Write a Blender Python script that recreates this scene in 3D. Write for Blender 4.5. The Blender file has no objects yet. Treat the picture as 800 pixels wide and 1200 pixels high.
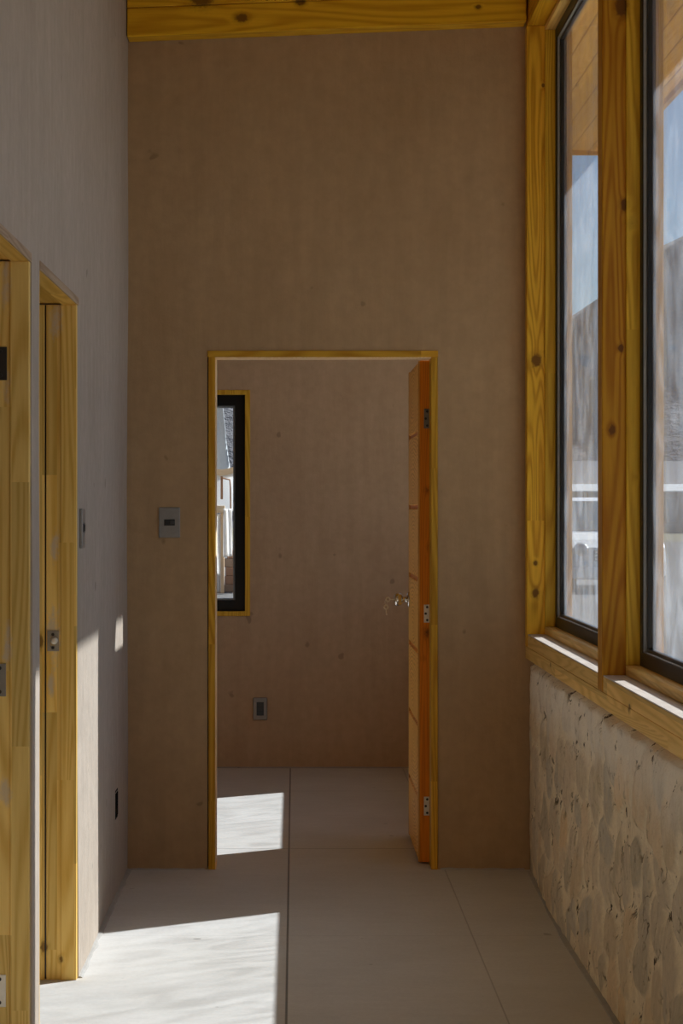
import bpy, bmesh, math, random
from mathutils import Vector, noise
from mathutils.kdtree import KDTree
random.seed(7)
S = bpy.context.scene
C = S.collection

# ------------------------------------------------------------------ helpers
def box(bm, x0, x1, y0, y1, z0, z1):
    v = [bm.verts.new((x, y, z)) for z in (z0, z1) for y in (y0, y1) for x in (x0, x1)]
    for f in ((0,2,3,1),(4,5,7,6),(0,1,5,4),(2,6,7,3),(0,4,6,2),(1,3,7,5)):
        bm.faces.new([v[i] for i in f])
    return v

def ring_frame(bm, axis, w0, w1, u0, u1, v0, v1, tu0, tu1, tv0, tv1):
    """rectangular frame (4 mitred members, one connected mesh). axis: the normal direction of the frame."""
    def P(u, v, w):
        return {'x': (w, u, v), 'y': (u, w, v)}[axis]
    o = [(u0, v0), (u1, v0), (u1, v1), (u0, v1)]
    i = [(u0+tu0, v0+tv0), (u1-tu1, v0+tv0), (u1-tu1, v1-tv1), (u0+tu0, v1-tv1)]
    O0 = [bm.verts.new(P(*p, w0)) for p in o]; I0 = [bm.verts.new(P(*p, w0)) for p in i]
    O1 = [bm.verts.new(P(*p, w1)) for p in o]; I1 = [bm.verts.new(P(*p, w1)) for p in i]
    for k in range(4):
        n = (k+1) % 4
        bm.faces.new((O0[k], O0[n], I0[n], I0[k])); bm.faces.new((O1[k], I1[k], I1[n], O1[n]))
        bm.faces.new((O0[k], O1[k], O1[n], O0[n])); bm.faces.new((I0[k], I0[n], I1[n], I1[k]))

def lathe(bm, prof, org, axis='x', n=24):
    """revolve (distance along axis, radius) round an axis through org."""
    rings = []
    for (d, r) in prof:
        ring = []
        for k in range(n):
            a = 2*math.pi*k/n
            c, s = r*math.cos(a), r*math.sin(a)
            p = {'x': (d, c, s), 'y': (c, d, s), 'z': (c, s, d)}[axis]
            ring.append(bm.verts.new(Vector(org) + Vector(p)))
        rings.append(ring)
    for a, b in zip(rings, rings[1:]):
        for k in range(n):
            bm.faces.new((a[k], a[(k+1) % n], b[(k+1) % n], b[k]))
    bm.faces.new(rings[0]); bm.faces.new(rings[-1])

def tube(bm, pts, r, n=8, closed=False):
    pts = [Vector(p) for p in pts]
    rings = []
    for i, p in enumerate(pts):
        a = pts[i-1] if (i > 0 or closed) else p
        b = pts[(i+1) % len(pts)] if (i < len(pts)-1 or closed) else p
        d = (b - a).normalized()
        up = Vector((0.13, 0.21, 0.97)) if abs(d.z) < 0.9 else Vector((0.97, 0.2, 0.1))
        s = d.cross(up).normalized(); t = s.cross(d)
        rings.append([bm.verts.new(p + r*(s*math.cos(2*math.pi*k/n) + t*math.sin(2*math.pi*k/n))) for k in range(n)])
    m = len(rings)
    for i in range(m if closed else m-1):
        a, b = rings[i], rings[(i+1) % m]
        for k in range(n):
            bm.faces.new((a[k], a[(k+1) % n], b[(k+1) % n], b[k]))
    if not closed:
        bm.faces.new(rings[0]); bm.faces.new(rings[-1])

def prism(bm, poly, axis, a, b):
    """extrude a polygon of 2-D points along axis from a to b."""
    def P(p, w):
        return {'x': (w, p[0], p[1]), 'y': (p[0], w, p[1]), 'z': (p[0], p[1], w)}[axis]
    A = [bm.verts.new(P(p, a)) for p in poly]; B = [bm.verts.new(P(p, b)) for p in poly]
    n = len(poly)
    for k in range(n):
        bm.faces.new((A[k], A[(k+1) % n], B[(k+1) % n], B[k]))
    bm.faces.new(A); bm.faces.new(B)

def obj(name, bm, mat, parent=None, bevel=0, smooth=False, origin=None, seg=2):
    bmesh.ops.recalc_face_normals(bm, faces=bm.faces)
    me = bpy.data.meshes.new(name)
    off = parent_loc(parent) if parent else Vector(origin or (0, 0, 0))
    for v in bm.verts:
        v.co -= off
    bm.to_mesh(me); bm.free()
    if smooth:
        for p in me.polygons:
            p.use_smooth = True
    me.materials.append(mat)
    o = bpy.data.objects.new(name, me); C.objects.link(o)
    if parent:
        o.parent = parent
    else:
        o.location = off
    if bevel:
        md = o.modifiers.new('edge', 'BEVEL'); md.width = bevel; md.segments = seg
        md.limit_method = 'ANGLE'; md.angle_limit = math.radians(40)
    return o

def parent_loc(p):
    l = Vector((0, 0, 0))
    while p:
        l += p.location; p = p.parent
    return l

def tag(o, label=None, cat=None, kind=None, group=None):
    if label: o['label'] = label
    if cat: o['category'] = cat
    if kind: o['kind'] = kind
    if group: o['group'] = group
    return o

def empty(name, loc, label, cat, kind=None, group=None):
    o = bpy.data.objects.new(name, None); C.objects.link(o); o.location = loc
    o.empty_display_size = 0.1
    return tag(o, label, cat, kind, group)

def M(): return bmesh.new()

# ------------------------------------------------------------------ materials
def newmat(name):
    m = bpy.data.materials.new(name); m.use_nodes = True
    nt = m.node_tree; nt.nodes.clear()
    out = nt.nodes.new('ShaderNodeOutputMaterial')
    b = nt.nodes.new('ShaderNodeBsdfPrincipled')
    nt.links.new(b.outputs[0], out.inputs[0])
    return m, nt, b, out

def N(nt, t, **kw):
    n = nt.nodes.new('ShaderNode' + t)
    for k, v in kw.items():
        setattr(n, k, v)
    return n

def mth(nt, op, a, b=None, clamp=False):
    n = N(nt, 'Math', operation=op, use_clamp=clamp)
    for i, x in enumerate((a, b)):
        if x is None: continue
        if isinstance(x, (int, float)): n.inputs[i].default_value = x
        else: nt.links.new(x, n.inputs[i])
    return n.outputs[0]

def mixc(nt, f, a, b, blend='MIX'):
    n = N(nt, 'Mix', data_type='RGBA', blend_type=blend)
    for sock, x in ((n.inputs[0], f), (n.inputs[6], a), (n.inputs[7], b)):
        if isinstance(x, (int, float)): sock.default_value = x
        elif isinstance(x, tuple): sock.default_value = (*x, 1) if len(x) == 3 else x
        else: nt.links.new(x, sock)
    return n.outputs[2]

def position(nt, scale=(1, 1, 1), off=(0, 0, 0)):
    g = N(nt, 'NewGeometry')
    mp = N(nt, 'Mapping'); mp.inputs['Scale'].default_value = scale; mp.inputs['Location'].default_value = off
    nt.links.new(g.outputs['Position'], mp.inputs[0])
    return mp.outputs[0]

def nz(nt, vec, scale, detail=3, rough=0.55, dist=0.0):
    n = N(nt, 'TexNoise'); n.inputs['Scale'].default_value = scale; n.inputs['Detail'].default_value = detail
    n.inputs['Roughness'].default_value = rough; n.inputs['Distortion'].default_value = dist
    nt.links.new(vec, n.inputs['Vector'])
    return n.outputs['Fac']

def mr(nt, x, a, b, c=0.0, d=1.0):
    n = N(nt, 'MapRange'); n.clamp = True
    nt.links.new(x, n.inputs[0])
    for i, v in enumerate((a, b, c, d)): n.inputs[i+1].default_value = v
    return n.outputs[0]

def bump(nt, b, h, strength, dist):
    n = N(nt, 'Bump'); n.inputs['Strength'].default_value = strength; n.inputs['Distance'].default_value = dist
    nt.links.new(h, n.inputs['Height']); nt.links.new(n.outputs[0], b.inputs['Normal'])

def plain(name, col, rough=0.5, metal=0.0, spec=0.5):
    m, nt, b, _ = newmat(name)
    v = nz(nt, position(nt), 60, 2)
    nt.links.new(mixc(nt, mr(nt, v, .3, .7), tuple(c*.93 for c in col), tuple(min(1, c*1.05) for c in col)), b.inputs['Base Color'])
    b.inputs['Roughness'].default_value = rough; b.inputs['Metallic'].default_value = metal
    b.inputs['Specular IOR Level'].default_value = spec
    return m

def plaster(name, base, warm, off=(0, 0, 0), streak='z'):
    """hand-trowelled earth plaster: soft clouds, faint trowel streaks, fine grit."""
    m, nt, b, _ = newmat(name)
    p = position(nt, off=off)
    ps = position(nt, scale={'z': (6, 6, .7), 'x': (.8, 4, 5)}[streak], off=off)
    c = nz(nt, p, 1.7, 5, .6); s = nz(nt, ps, 3.0, 4, .6); g = nz(nt, p, 90, 3, .7); g2 = nz(nt, p, 22, 3, .6)
    col = mixc(nt, mr(nt, c, .3, .7), base, warm)
    col = mixc(nt, mr(nt, s, .35, .75, 0, .35), col, tuple(x*1.25 for x in base))
    col = mixc(nt, mr(nt, g2, .3, .75, 0, .3), col, tuple(x*.72 for x in warm))
    spots = mr(nt, nz(nt, p, 9, 2, .5), .735, .76, 0, .5)
    col = mixc(nt, spots, col, tuple(x*.45 for x in warm))
    nt.links.new(col, b.inputs['Base Color'])
    b.inputs['Roughness'].default_value = .9; b.inputs['Specular IOR Level'].default_value = .125
    h = mth(nt, 'ADD', mth(nt, 'MULTIPLY', g, .25), mth(nt, 'ADD', mth(nt, 'MULTIPLY', g2, .7), mth(nt, 'MULTIPLY', s, .8)))
    bump(nt, b, h, .5, .006)
    return m

def wood(name, axis, light, dark, knots=(), joint=.55, strip=.047, rough=.42, knotcol=(.10, .035, .01), off=(0, 0, 0), smears=()):
    """finger-jointed pine: long grain along axis, pieces that differ in tone, knots at given points."""
    m, nt, b, _ = newmat(name)
    a = 'xyz'.index(axis)
    sc = [1, 1, 1]; sc[a] = .055
    vec = position(nt, off=off)
    # knots push the grain aside and stain it
    kd = None; warp = None
    for (kp, kr) in knots:
        d = N(nt, 'VectorMath', operation='SUBTRACT'); nt.links.new(position(nt), d.inputs[0]); d.inputs[1].default_value = kp
        k3 = [1/kr]*3; k3[a] = 1/(kr*1.45)
        e = N(nt, 'VectorMath', operation='MULTIPLY'); nt.links.new(d.outputs[0], e.inputs[0]); e.inputs[1].default_value = k3
        l = N(nt, 'VectorMath', operation='LENGTH'); nt.links.new(e.outputs[0], l.inputs[0])
        kd = l.outputs['Value'] if kd is None else mth(nt, 'MINIMUM', kd, l.outputs['Value'])
    mp = N(nt, 'Mapping'); mp.inputs['Scale'].default_value = sc; nt.links.new(vec, mp.inputs[0])
    v = mp.outputs[0]
    sep = N(nt, 'SeparateXYZ'); nt.links.new(vec, sep.inputs[0])
    along = sep.outputs[a]; oth = [sep.outputs[i] for i in range(3) if i != a]
    # piece id for finger joints
    st = mth(nt, 'FLOOR', mth(nt, 'DIVIDE', mth(nt, 'ADD', oth[0], mth(nt, 'MULTIPLY', oth[1], .93)), strip))
    wn0 = N(nt, 'TexWhiteNoise', noise_dimensions='1D'); nt.links.new(st, wn0.inputs['W'])
    pid = mth(nt, 'FLOOR', mth(nt, 'ADD', mth(nt, 'DIVIDE', along, joint), mth(nt, 'MULTIPLY', wn0.outputs['Value'], 3)))
    wn = N(nt, 'TexWhiteNoise', noise_dimensions='2D')
    cb = N(nt, 'CombineXYZ'); nt.links.new(st, cb.inputs[0]); nt.links.new(pid, cb.inputs[1]); nt.links.new(cb.outputs[0], wn.inputs['Vector'])
    shift = N(nt, 'VectorMath', operation='ADD'); nt.links.new(v, shift.inputs[0])
    sclr = N(nt, 'VectorMath', operation='SCALE'); nt.links.new(wn.outputs['Color'], sclr.inputs[0]); sclr.inputs['Scale'].default_value = .8
    nt.links.new(sclr.outputs[0], shift.inputs[1])
    base = nz(nt, shift.outputs[0], 5.0, 2, .5, .4)
    phase = mth(nt, 'MULTIPLY', base, 185)
    if kd is not None:
        near = mr(nt, kd, .8, 3.4, 1, 0)
        phase = mth(nt, 'ADD', phase, mth(nt, 'MULTIPLY', mth(nt, 'MULTIPLY', near, near), 3.5))
    rings = mth(nt, 'ADD', mth(nt, 'MULTIPLY', mth(nt, 'SINE', phase), .5), .5)
    rings = mth(nt, 'POWER', rings, 1.7)
    fib = nz(nt, v, 140, 3, .6)
    f = mth(nt, 'ADD', mth(nt, 'MULTIPLY', rings, .62), mth(nt, 'MULTIPLY', mr(nt, fib, .3, .7), .28))
    f = mth(nt, 'ADD', f, mth(nt, 'MULTIPLY', mr(nt, nz(nt, v, 3.2, 2), .35, .65), .2), True)
    col = mixc(nt, f, light, dark)
    tone = mr(nt, wn.outputs['Value'], 0, 1, .80, 1.12)
    tn = N(nt, 'CombineColor'); [nt.links.new(tone, tn.inputs[i]) for i in range(3)]
    col = mixc(nt, 1.0, col, tn.outputs[0], 'MULTIPLY')
    if kd is not None:
        wob = mth(nt, 'ADD', kd, mth(nt, 'MULTIPLY', mth(nt, 'SUBTRACT', nz(nt, vec, 70, 3), .5), 1.0))
        col = mixc(nt, mr(nt, wob, .75, 1.15, .95, 0), col, knotcol)
        col = mixc(nt, mr(nt, wob, 1.0, 1.9, .4, 0), col, tuple(x*.6 for x in dark))
    for (kp, ra, rl) in smears:                  # dried plaster smeared on the timber
        d = N(nt, 'VectorMath', operation='SUBTRACT'); nt.links.new(position(nt), d.inputs[0]); d.inputs[1].default_value = kp
        k3 = [1/ra]*3; k3[a] = 1/rl
        e = N(nt, 'VectorMath', operation='MULTIPLY'); nt.links.new(d.outputs[0], e.inputs[0]); e.inputs[1].default_value = k3
        l = N(nt, 'VectorMath', operation='LENGTH'); nt.links.new(e.outputs[0], l.inputs[0])
        w2 = mth(nt, 'ADD', l.outputs['Value'], mth(nt, 'MULTIPLY', mth(nt, 'SUBTRACT', nz(nt, position(nt, scale=(1, 1, .5)), 55, 4, .7), .5), 2.4))
        col = mixc(nt, mr(nt, w2, .4, 1.1, .7, 0), col, (.62, .53, .42))
    nt.links.new(col, b.inputs['Base Color'])
    b.inputs['Roughness'].default_value = rough; b.inputs['Specular IOR Level'].default_value = .18
    bump(nt, b, f, .15, .002)
    return m

PINE_L, PINE_D = (.62, .36, .085), (.40, .185, .030)

K = 296.0; D = 8.2; EYE = 1.432; VX, VY = 345.0, 595.0
def PX(px, Y): return (px - VX)/K*(Y/D)
def PZ(py, Y): return EYE - (py - VY)/K*(Y/D)

XL, XR = -.659, .919          # corridor walls
YF = 11.40                    # far wall
YB = -2.3                     # end of the corridor behind the camera
SILL0, SILL1 = .836, .935
HEAD = 3.327

m_back  = plaster('earth_plaster', (.47, .322, .18), (.415, .272, .145), streak='z')
m_far   = plaster('earth_plaster_far_room', (.58, .42, .27), (.52, .365, .225), off=(3, 1, 2))
m_left  = plaster('grey_earth_plaster', (.475, .41, .345), (.415, .35, .285), off=(5, 3, 0))
m_shell = plaster('earth_plaster_plain', (.52, .37, .22), (.48, .33, .19), off=(1, 7, 0))
m_black = plain('black_aluminium', (.008, .009, .010), .42, .0, .3)
m_bead  = plain('grey_aluminium_edge', (.03, .033, .037), .35, .3, .5)
m_dusty = plain('dusty_ledge_grey', (.30, .31, .32), .7)
m_key = plain('pale_brass', (.78, .68, .48), .35, .3)
m_uphinge = plain('dull_grey_steel', (.20, .18, .145), .5, .4)
m_steel = plain('brushed_steel', (.74, .70, .62), .42, .35)
m_chrome = plain('chrome', (.75, .74, .70), .10, 1.0)
m_plate = plain('metallic_grey_plastic', (.28, .265, .245), .42, .35)
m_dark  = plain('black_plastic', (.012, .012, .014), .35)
m_oldsteel = plain('dull_dark_steel', (.055, .050, .045), .5, .6)

# ---------------- wall with rectangular openings (one closed mesh)
def wall(name, mat, axis, w0, w1, u, v, holes, label, jitter=0.0, step=.14, face=0):
    us = {u[0], u[1]}; vs = {v[0], v[1]}
    for (a, b_, c, d) in holes: us |= {a, b_}; vs |= {c, d}
    def refine(s):
        s = sorted(s); o = []
        for a, b_ in zip(s, s[1:]):
            n = max(1, int(round((b_-a)/step))) if jitter else 1
            o += [a + (b_-a)*k/n for k in range(n)]
        return o + [s[-1]]
    us = refine(us); vs = refine(vs)
    def solid(i, j):
        if i < 0 or j < 0 or i >= len(us)-1 or j >= len(vs)-1: return False
        cu, cv = (us[i]+us[i+1])/2, (vs[j]+vs[j+1])/2
        return not any(a < cu < b_ and c < cv < d for (a, b_, c, d) in holes)
    bm = M(); cache = {}
    def V(i, j, s):
        if (i, j, s) not in cache:
            w = (w0, w1)[s]
            if jitter and s == face:
                w += jitter*noise.noise(Vector((us[i]*1.3, vs[j]*1.1, w0*3.7)))
            cache[(i, j, s)] = bm.verts.new({'x': (w, us[i], vs[j]), 'y': (us[i], w, vs[j]), 'z': (us[i], vs[j], w)}[axis])
        return cache[(i, j, s)]
    for i in range(len(us)-1):
        for j in range(len(vs)-1):
            if not solid(i, j): continue
            for s in (0, 1):
                bm.faces.new((V(i, j, s), V(i+1, j, s), V(i+1, j+1, s), V(i, j+1, s)))
            for (di, dj, p, q) in ((-1, 0, (i, j), (i, j+1)), (1, 0, (i+1, j), (i+1, j+1)), (0, -1, (i, j), (i+1, j)), (0, 1, (i, j+1), (i+1, j+1))):
                if not solid(i+di, j+dj):
                    bm.faces.new((V(*p, 0), V(*q, 0), V(*q, 1), V(*p, 1)))
    o = obj(name, bm, mat)
    return tag(o, label, 'wall', 'structure')

# ------------------------------------------------------------------ floor
def concrete():
    m, nt, b, _ = newmat('polished_concrete')
    p = position(nt); ps = position(nt, scale=(1.2, 3.5, 1))
    c = nz(nt, p, 1.3, 6, .62); s = nz(nt, ps, 6, 5, .65, .6); g = nz(nt, p, 70, 3, .7)
    col = mixc(nt, mr(nt, c, .3, .72), (.58, .575, .555), (.68, .68, .67))
    col = mixc(nt, mr(nt, s, .4, .72, 0, .3), col, (.50, .495, .48))
    col = mixc(nt, mr(nt, g, .35, .75, 0, .18), col, (.30, .29, .28))
    spots = mr(nt, nz(nt, position(nt, off=(4, 9, 0)), 11, 2, .5), .745, .765, 0, .45)
    col = mixc(nt, spots, col, (.16, .15, .14))
    sep = N(nt, 'SeparateXYZ'); nt.links.new(p, sep.inputs[0])
    def line(ax, at, w):
        return mr(nt, mth(nt, 'ABSOLUTE', mth(nt, 'SUBTRACT', sep.outputs[ax], at)), w*.5, w, 1, 0)
    J = line(0, -.0232, .0045)
    for (ax, at, w, k) in ((0, .595, .003, .45), (1, 8.70, .005, .8), (1, 6.93, .004, .18), (1, 10.47, .005, .5), (1, 5.16, .004, .3), (1, 3.39, .004, .5), (1, 1.62, .004, .5)):
        J = mth(nt, 'MAXIMUM', J, mth(nt, 'MULTIPLY', line(ax, at, w), k))
    col = mixc(nt, mth(nt, 'MULTIPLY', J, .8), col, (.10, .095, .09))
    nt.links.new(col, b.inputs['Base Color'])
    b.inputs['Roughness'].default_value = .62; b.inputs['Specular IOR Level'].default_value = .3
    bump(nt, b, mth(nt, 'SUBTRACT', mth(nt, 'MULTIPLY', s, .4), J), .35, .004)
    return m
bm = M(); box(bm, -3.9, 1.12, YB-.2, YF+.2, -.25, 0)
tag(obj('floor', bm, concrete()), 'polished grey concrete floor with thin straight joints', 'floor', 'structure')

# ------------------------------------------------------------------ walls
DL, DR, DH = PX(243, D), PX(513, D), PZ(411, D)      # outer edges of the doorway frame
back = wall('wall_back', m_back, 'y', D, D+.12, (XL-.02, XR+.14), (0, 3.72), [(DL, DR, -.01, DH)],
            'brown earth plaster wall with the open doorway facing the camera', jitter=.006)
A0, A1 = 5.375, 6.278     # left-hand doorways (inner edges of their frames)
B0, B1 = 4.262, 5.172
LH = 2.048
wall('wall_left', m_left, 'x', XL-.20, XL, (YB, D+.02), (0, 3.72), [(A0-.026, A1+.026, -.01, LH+.022), (B0-.026, B1+.026, -.01, LH+.022), (1.6, 2.5, -.01, LH+.02)],
     'greyish earth plaster wall on the left with two doorways', jitter=.005, face=1)
FW = (-.90, PX(293, YF), PZ(722, YF), PZ(457, YF))   # far window opening
wall('wall_far', m_far, 'y', YF, YF+.25, (-3.8, 1.12), (0, 3.72), [FW],
     'brown earth plaster wall of the room beyond the doorway', jitter=.006)
# the far room's left wall, the shell behind the camera and the rooms on the left
wall('wall_far_left', m_shell, 'x', -2.55, -2.40, (D+.12, YF), (0, 3.72), [], 'plain plaster wall on the left of the far room')
wall('wall_front', m_shell, 'y', YB-.15, YB, (-3.9, 1.12), (0, 3.72), [], 'plain plaster wall behind the camera')
wall('wall_side_rooms', m_shell, 'x', -3.9, -3.75, (YB, YF), (0, 3.72), [], 'plain outer plaster wall of the side rooms')
wall('wall_between_rooms', m_shell, 'y', 5.215, 5.335, (-3.75, XL-.2), (0, 3.72), [], 'plain partition between the two side rooms')
wall('wall_room_end', m_shell, 'y', D, D+.12, (-3.75, XL-.02), (0, 3.72), [], 'plain partition closing the side room beyond the second doorway')

# rubble wall under the windows
def stone_mat():
    m, nt, b, _ = newmat('mud_and_rubble')
    at = N(nt, 'Attribute', attribute_name='tone'); sp = N(nt, 'SeparateColor'); nt.links.new(at.outputs['Color'], sp.inputs[0])
    tone, edge = sp.outputs[0], sp.outputs[1]
    p = position(nt)
    n1 = nz(nt, p, 7, 5, .65); n2 = nz(nt, p, 40, 4, .7); n3 = nz(nt, position(nt, scale=(1, 1.6, .9)), 14, 5, .7, .8)
    mud = mixc(nt, mr(nt, n1, .3, .7), (.97, .85, .63), (.86, .71, .49))
    stone = mixc(nt, tone, (.46, .40, .30), (.90, .64, .35))
    stone = mixc(nt, mr(nt, sp.outputs[2], .0, 1, 0, .5), stone, (.58, .57, .53))
    col = mixc(nt, mr(nt, edge, .06, .35, 0, .9), mud, stone)
    col = mixc(nt, mr(nt, n3, .42, .7, 0, .55), col, (.86, .73, .50))
    col = mixc(nt, mr(nt, n2, .35, .75, 0, .4), col, (.50, .38, .24))
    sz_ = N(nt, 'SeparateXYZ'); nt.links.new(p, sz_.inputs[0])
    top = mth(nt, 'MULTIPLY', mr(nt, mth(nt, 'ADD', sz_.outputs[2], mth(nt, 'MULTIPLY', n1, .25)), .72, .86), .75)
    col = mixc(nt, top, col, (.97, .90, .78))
    crack = mth(nt, 'MULTIPLY', mr(nt, nz(nt, position(nt, scale=(1, 1.0, .75)), 17, 4, .75, .4), .60, .64), mr(nt, edge, .02, .35, 1, .25))
    col = mixc(nt, crack, col, (.11, .078, .045))
    vo = N(nt, 'TexVoronoi', feature='DISTANCE_TO_EDGE'); vo.inputs['Scale'].default_value = 3.1; vo.inputs['Randomness'].default_value = 1
    dv = N(nt, 'VectorMath', operation='ADD'); nz3 = N(nt, 'TexNoise'); nz3.inputs['Scale'].default_value = 6; nz3.inputs['Detail'].default_value = 4
    nt.links.new(position(nt, scale=(1, 1.4, .8)), dv.inputs[0]); nt.links.new(p, nz3.inputs['Vector'])
    scl = N(nt, 'VectorMath', operation='SCALE'); scl.inputs['Scale'].default_value = .5; nt.links.new(nz3.outputs['Color'], scl.inputs[0]); nt.links.new(scl.outputs[0], dv.inputs[1])
    nt.links.new(dv.outputs[0], vo.inputs['Vector'])
    hair = mth(nt, 'MULTIPLY', mr(nt, vo.outputs['Distance'], .002, .012, 1, 0), mr(nt, nz(nt, p, 4.5, 3), .56, .64))
    col = mixc(nt, mth(nt, 'MULTIPLY', hair, .6), col, (.12, .085, .05))
    nt.links.new(col, b.inputs['Base Color'])
    b.inputs['Roughness'].default_value = .95; b.inputs['Specular IOR Level'].default_value = .1
    h = mth(nt, 'ADD', mth(nt, 'MULTIPLY', n2, .35), mth(nt, 'ADD', mth(nt, 'MULTIPLY', n3, .8), mth(nt, 'MULTIPLY', mth(nt, 'MAXIMUM', crack, hair), -1.3)))
    bump(nt, b, h, .8, .012)
    return m
def rubble():
    rs = random.Random(3)
    y0, y1 = 3.2, 8.19
    st = []
    z = .06
    while z < .84:
        y = y0 - rs.random()*.2
        while y < y1+.1:
            w = rs.uniform(.13, .30)
            st.append((y + w/2, z + rs.uniform(-.05, .05), w/2*.95, rs.uniform(.06, .10), rs.random(), rs.random(), rs.uniform(-.5, .5)))
            y += w + rs.uniform(.0, .03)
        z += .135
    kd = KDTree(len(st))
    for i, s in enumerate(st): kd.insert((0, s[0], s[1]), i)
    kd.balance()
    ny, nzv = 260, 60
    bm = M(); lay = bm.loops.layers.float_color.new('tone')
    grid = []; dat = {}
    for i in range(ny+1):
        row = []
        for j in range(nzv+1):
            y = y0 + (y1-y0)*i/ny; zz = -.01 + (SILL0+.02)*j/nzv
            wy = y + .09*noise.noise(Vector((y*4.3, zz*4.3, 1.3))); wz = zz + .07*noise.noise(Vector((y*5, zz*5, 7.7)))
            best = 0; rec = (0, 0)
            for (co, k, d) in kd.find_n((0, wy, wz), 5):
                s = st[k]; ca, sa = math.cos(s[6]), math.sin(s[6])
                dy, dz = wy - s[0], wz - s[1]
                dy, dz = dy*ca + dz*sa, -dy*sa + dz*ca
                e = 1 - ((abs(dy)/s[2])**2.4 + (abs(dz)/s[3])**2.4)
                if e > best: best = e; rec = (s[4], s[5])
            hgt = .012*min(1, best*1.8)**.6 if best > 0 else 0
            base_f = min(1, zz/.09)*min(1, max(0, (8.19-y)/.10)); hgt *= base_f
            hgt += base_f*.010*noise.noise(Vector((y*3, zz*3, 4))) + .005*noise.noise(Vector((y*11, zz*11, 9)))
            flare = .030*max(0, 1 - zz/.45)**1.5*min(1, max(0, (8.15-y)/.8))
            v = bm.verts.new((XR + .012 - hgt - flare + max(0, min(1, (zz-.805-.02*noise.noise(Vector((y*9, 3, 3))))/.02))*.045, y, zz)); dat[v] = (rec[0], max(0, best), rec[1], 1)
            row.append(v)
        grid.append(row)
    for i in range(ny):
        for j in range(nzv):
            f = bm.faces.new((grid[i][j], grid[i+1][j], grid[i+1][j+1], grid[i][j+1])); f.smooth = True
            for l in f.loops: l[lay] = dat[l.vert]
    # the body of the wall behind that face, and its plainer run towards the camera and the far room
    def strip(a):                                   # closes the shell round the back
        return a
    back_v = [[bm.verts.new((1.10, y, zz)) for zz in (-.01, SILL0+.01)] for y in (y0, y1)]
    def fan(chain, corners):
        f = bm.faces.new(chain + corners)
        for l in f.loops: l[lay] = (.5, .2, .5, 1)
    fan(grid[0][:], [back_v[0][1], back_v[0][0]])
    fan(grid[-1][:], [back_v[1][1], back_v[1][0]])
    fan([r[-1] for r in grid], [back_v[1][1], back_v[0][1]])
    fan([r[0] for r in grid], [back_v[1][0], back_v[0][0]])
    f = bm.faces.new((back_v[0][0], back_v[0][1], back_v[1][1], back_v[1][0]))
    for l in f.loops: l[lay] = (.5, .2, .5, 1)
    me = bpy.data.meshes.new('wall_right'); bmesh.ops.recalc_face_normals(bm, faces=bm.faces); bm.to_mesh(me); bm.free()
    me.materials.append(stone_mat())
    o = bpy.data.objects.new('wall_right', me); C.objects.link(o)
    return tag(o, 'rough mud and rubble dado wall under the timber windows on the right', 'wall', 'structure')
rubble()
wall('wall_right_near', m_shell, 'x', XR, 1.10, (YB, 3.2), (0, SILL0), [], 'low plaster wall under the windows beside the camera')
wall('wall_far_right', m_shell, 'x', XR, 1.10, (D+.12, YF), (0, SILL0), [], 'low plaster wall under the far room window')
wall('wall_corner_pier', m_shell, 'x', XR+.002, 1.10, (D+.121, D+.30), (SILL1+.001, 3.72), [], 'plaster pier between corridor window and far room window')

# mortar fillets where wall meets floor
def fillet(name, pts, w, mat, label):
    bm = M(); prev = None
    n = len(pts)
    for i, (p, q) in enumerate(pts):          # p on the floor line, q direction away from the wall
        j = .55 + .7*noise.noise(Vector((i*.37, w*100, 2)))
        ww = w*(1 + .45*noise.noise(Vector((i*.31, 5, 1)))); hh = w*.42*(1 + .5*noise.noise(Vector((i*.23, 8, 3))))
        P = Vector(p); Q = Vector(q)
        cur = [bm.verts.new(P - Q*.01 + Vector((0, 0, -.005))), bm.verts.new(P - Q*.01 + Vector((0, 0, hh))),
               bm.verts.new(P + Q*ww*.45 + Vector((0, 0, hh*.42))), bm.verts.new(P + Q*ww + Vector((0, 0, -.005)))]
        if prev:
            for k in range(4):
                bm.faces.new((prev[k], prev[(k+1) % 4], cur[(k+1) % 4], cur[k]))
        else: bm.faces.new(cur)
        prev = cur
    bm.faces.new(prev)
    return tag(obj(name, bm, mat), label, 'skirting', 'structure')
m_mortar = plaster('grey_mortar', (.44, .43, .41), (.36, .35, .33), off=(2, 2, 2), streak='x')
fillet('baseboard_left', [((XL, A1+.03+(D-A1-.04)*i/60, 0), (1, 0, 0)) for i in range(61)], .021, m_mortar, 'thin mortar fillet along the foot of the left wall')
fillet('baseboard_back', [((DR+.01+(XR-DR-.02)*i/24, D, 0), (0, -1, 0)) for i in range(25)], .018, m_mortar, 'thin mortar line at the foot of the back wall right of the doorway')
fillet('baseboard_back_left', [((XL+.01+(DL-XL-.02)*i/24, D, 0), (0, -1, 0)) for i in range(25)], .014, m_mortar, 'thin mortar line at the foot of the back wall left of the doorway')
fillet('baseboard_right', [((XR-.028+.030*max(0, (i-44)/16), 3.3+(8.15-3.3)*i/60, 0), (-1, 0, 0)) for i in range(61)], .012, m_mortar, 'thin mortar line at the foot of the rubble wall')
fillet('baseboard_far', [((-2.38+(XR+2.3)*i/60, YF, 0), (0, -1, 0)) for i in range(61)], .022, m_mortar, 'thin mortar line at the foot of the far room wall')

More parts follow.
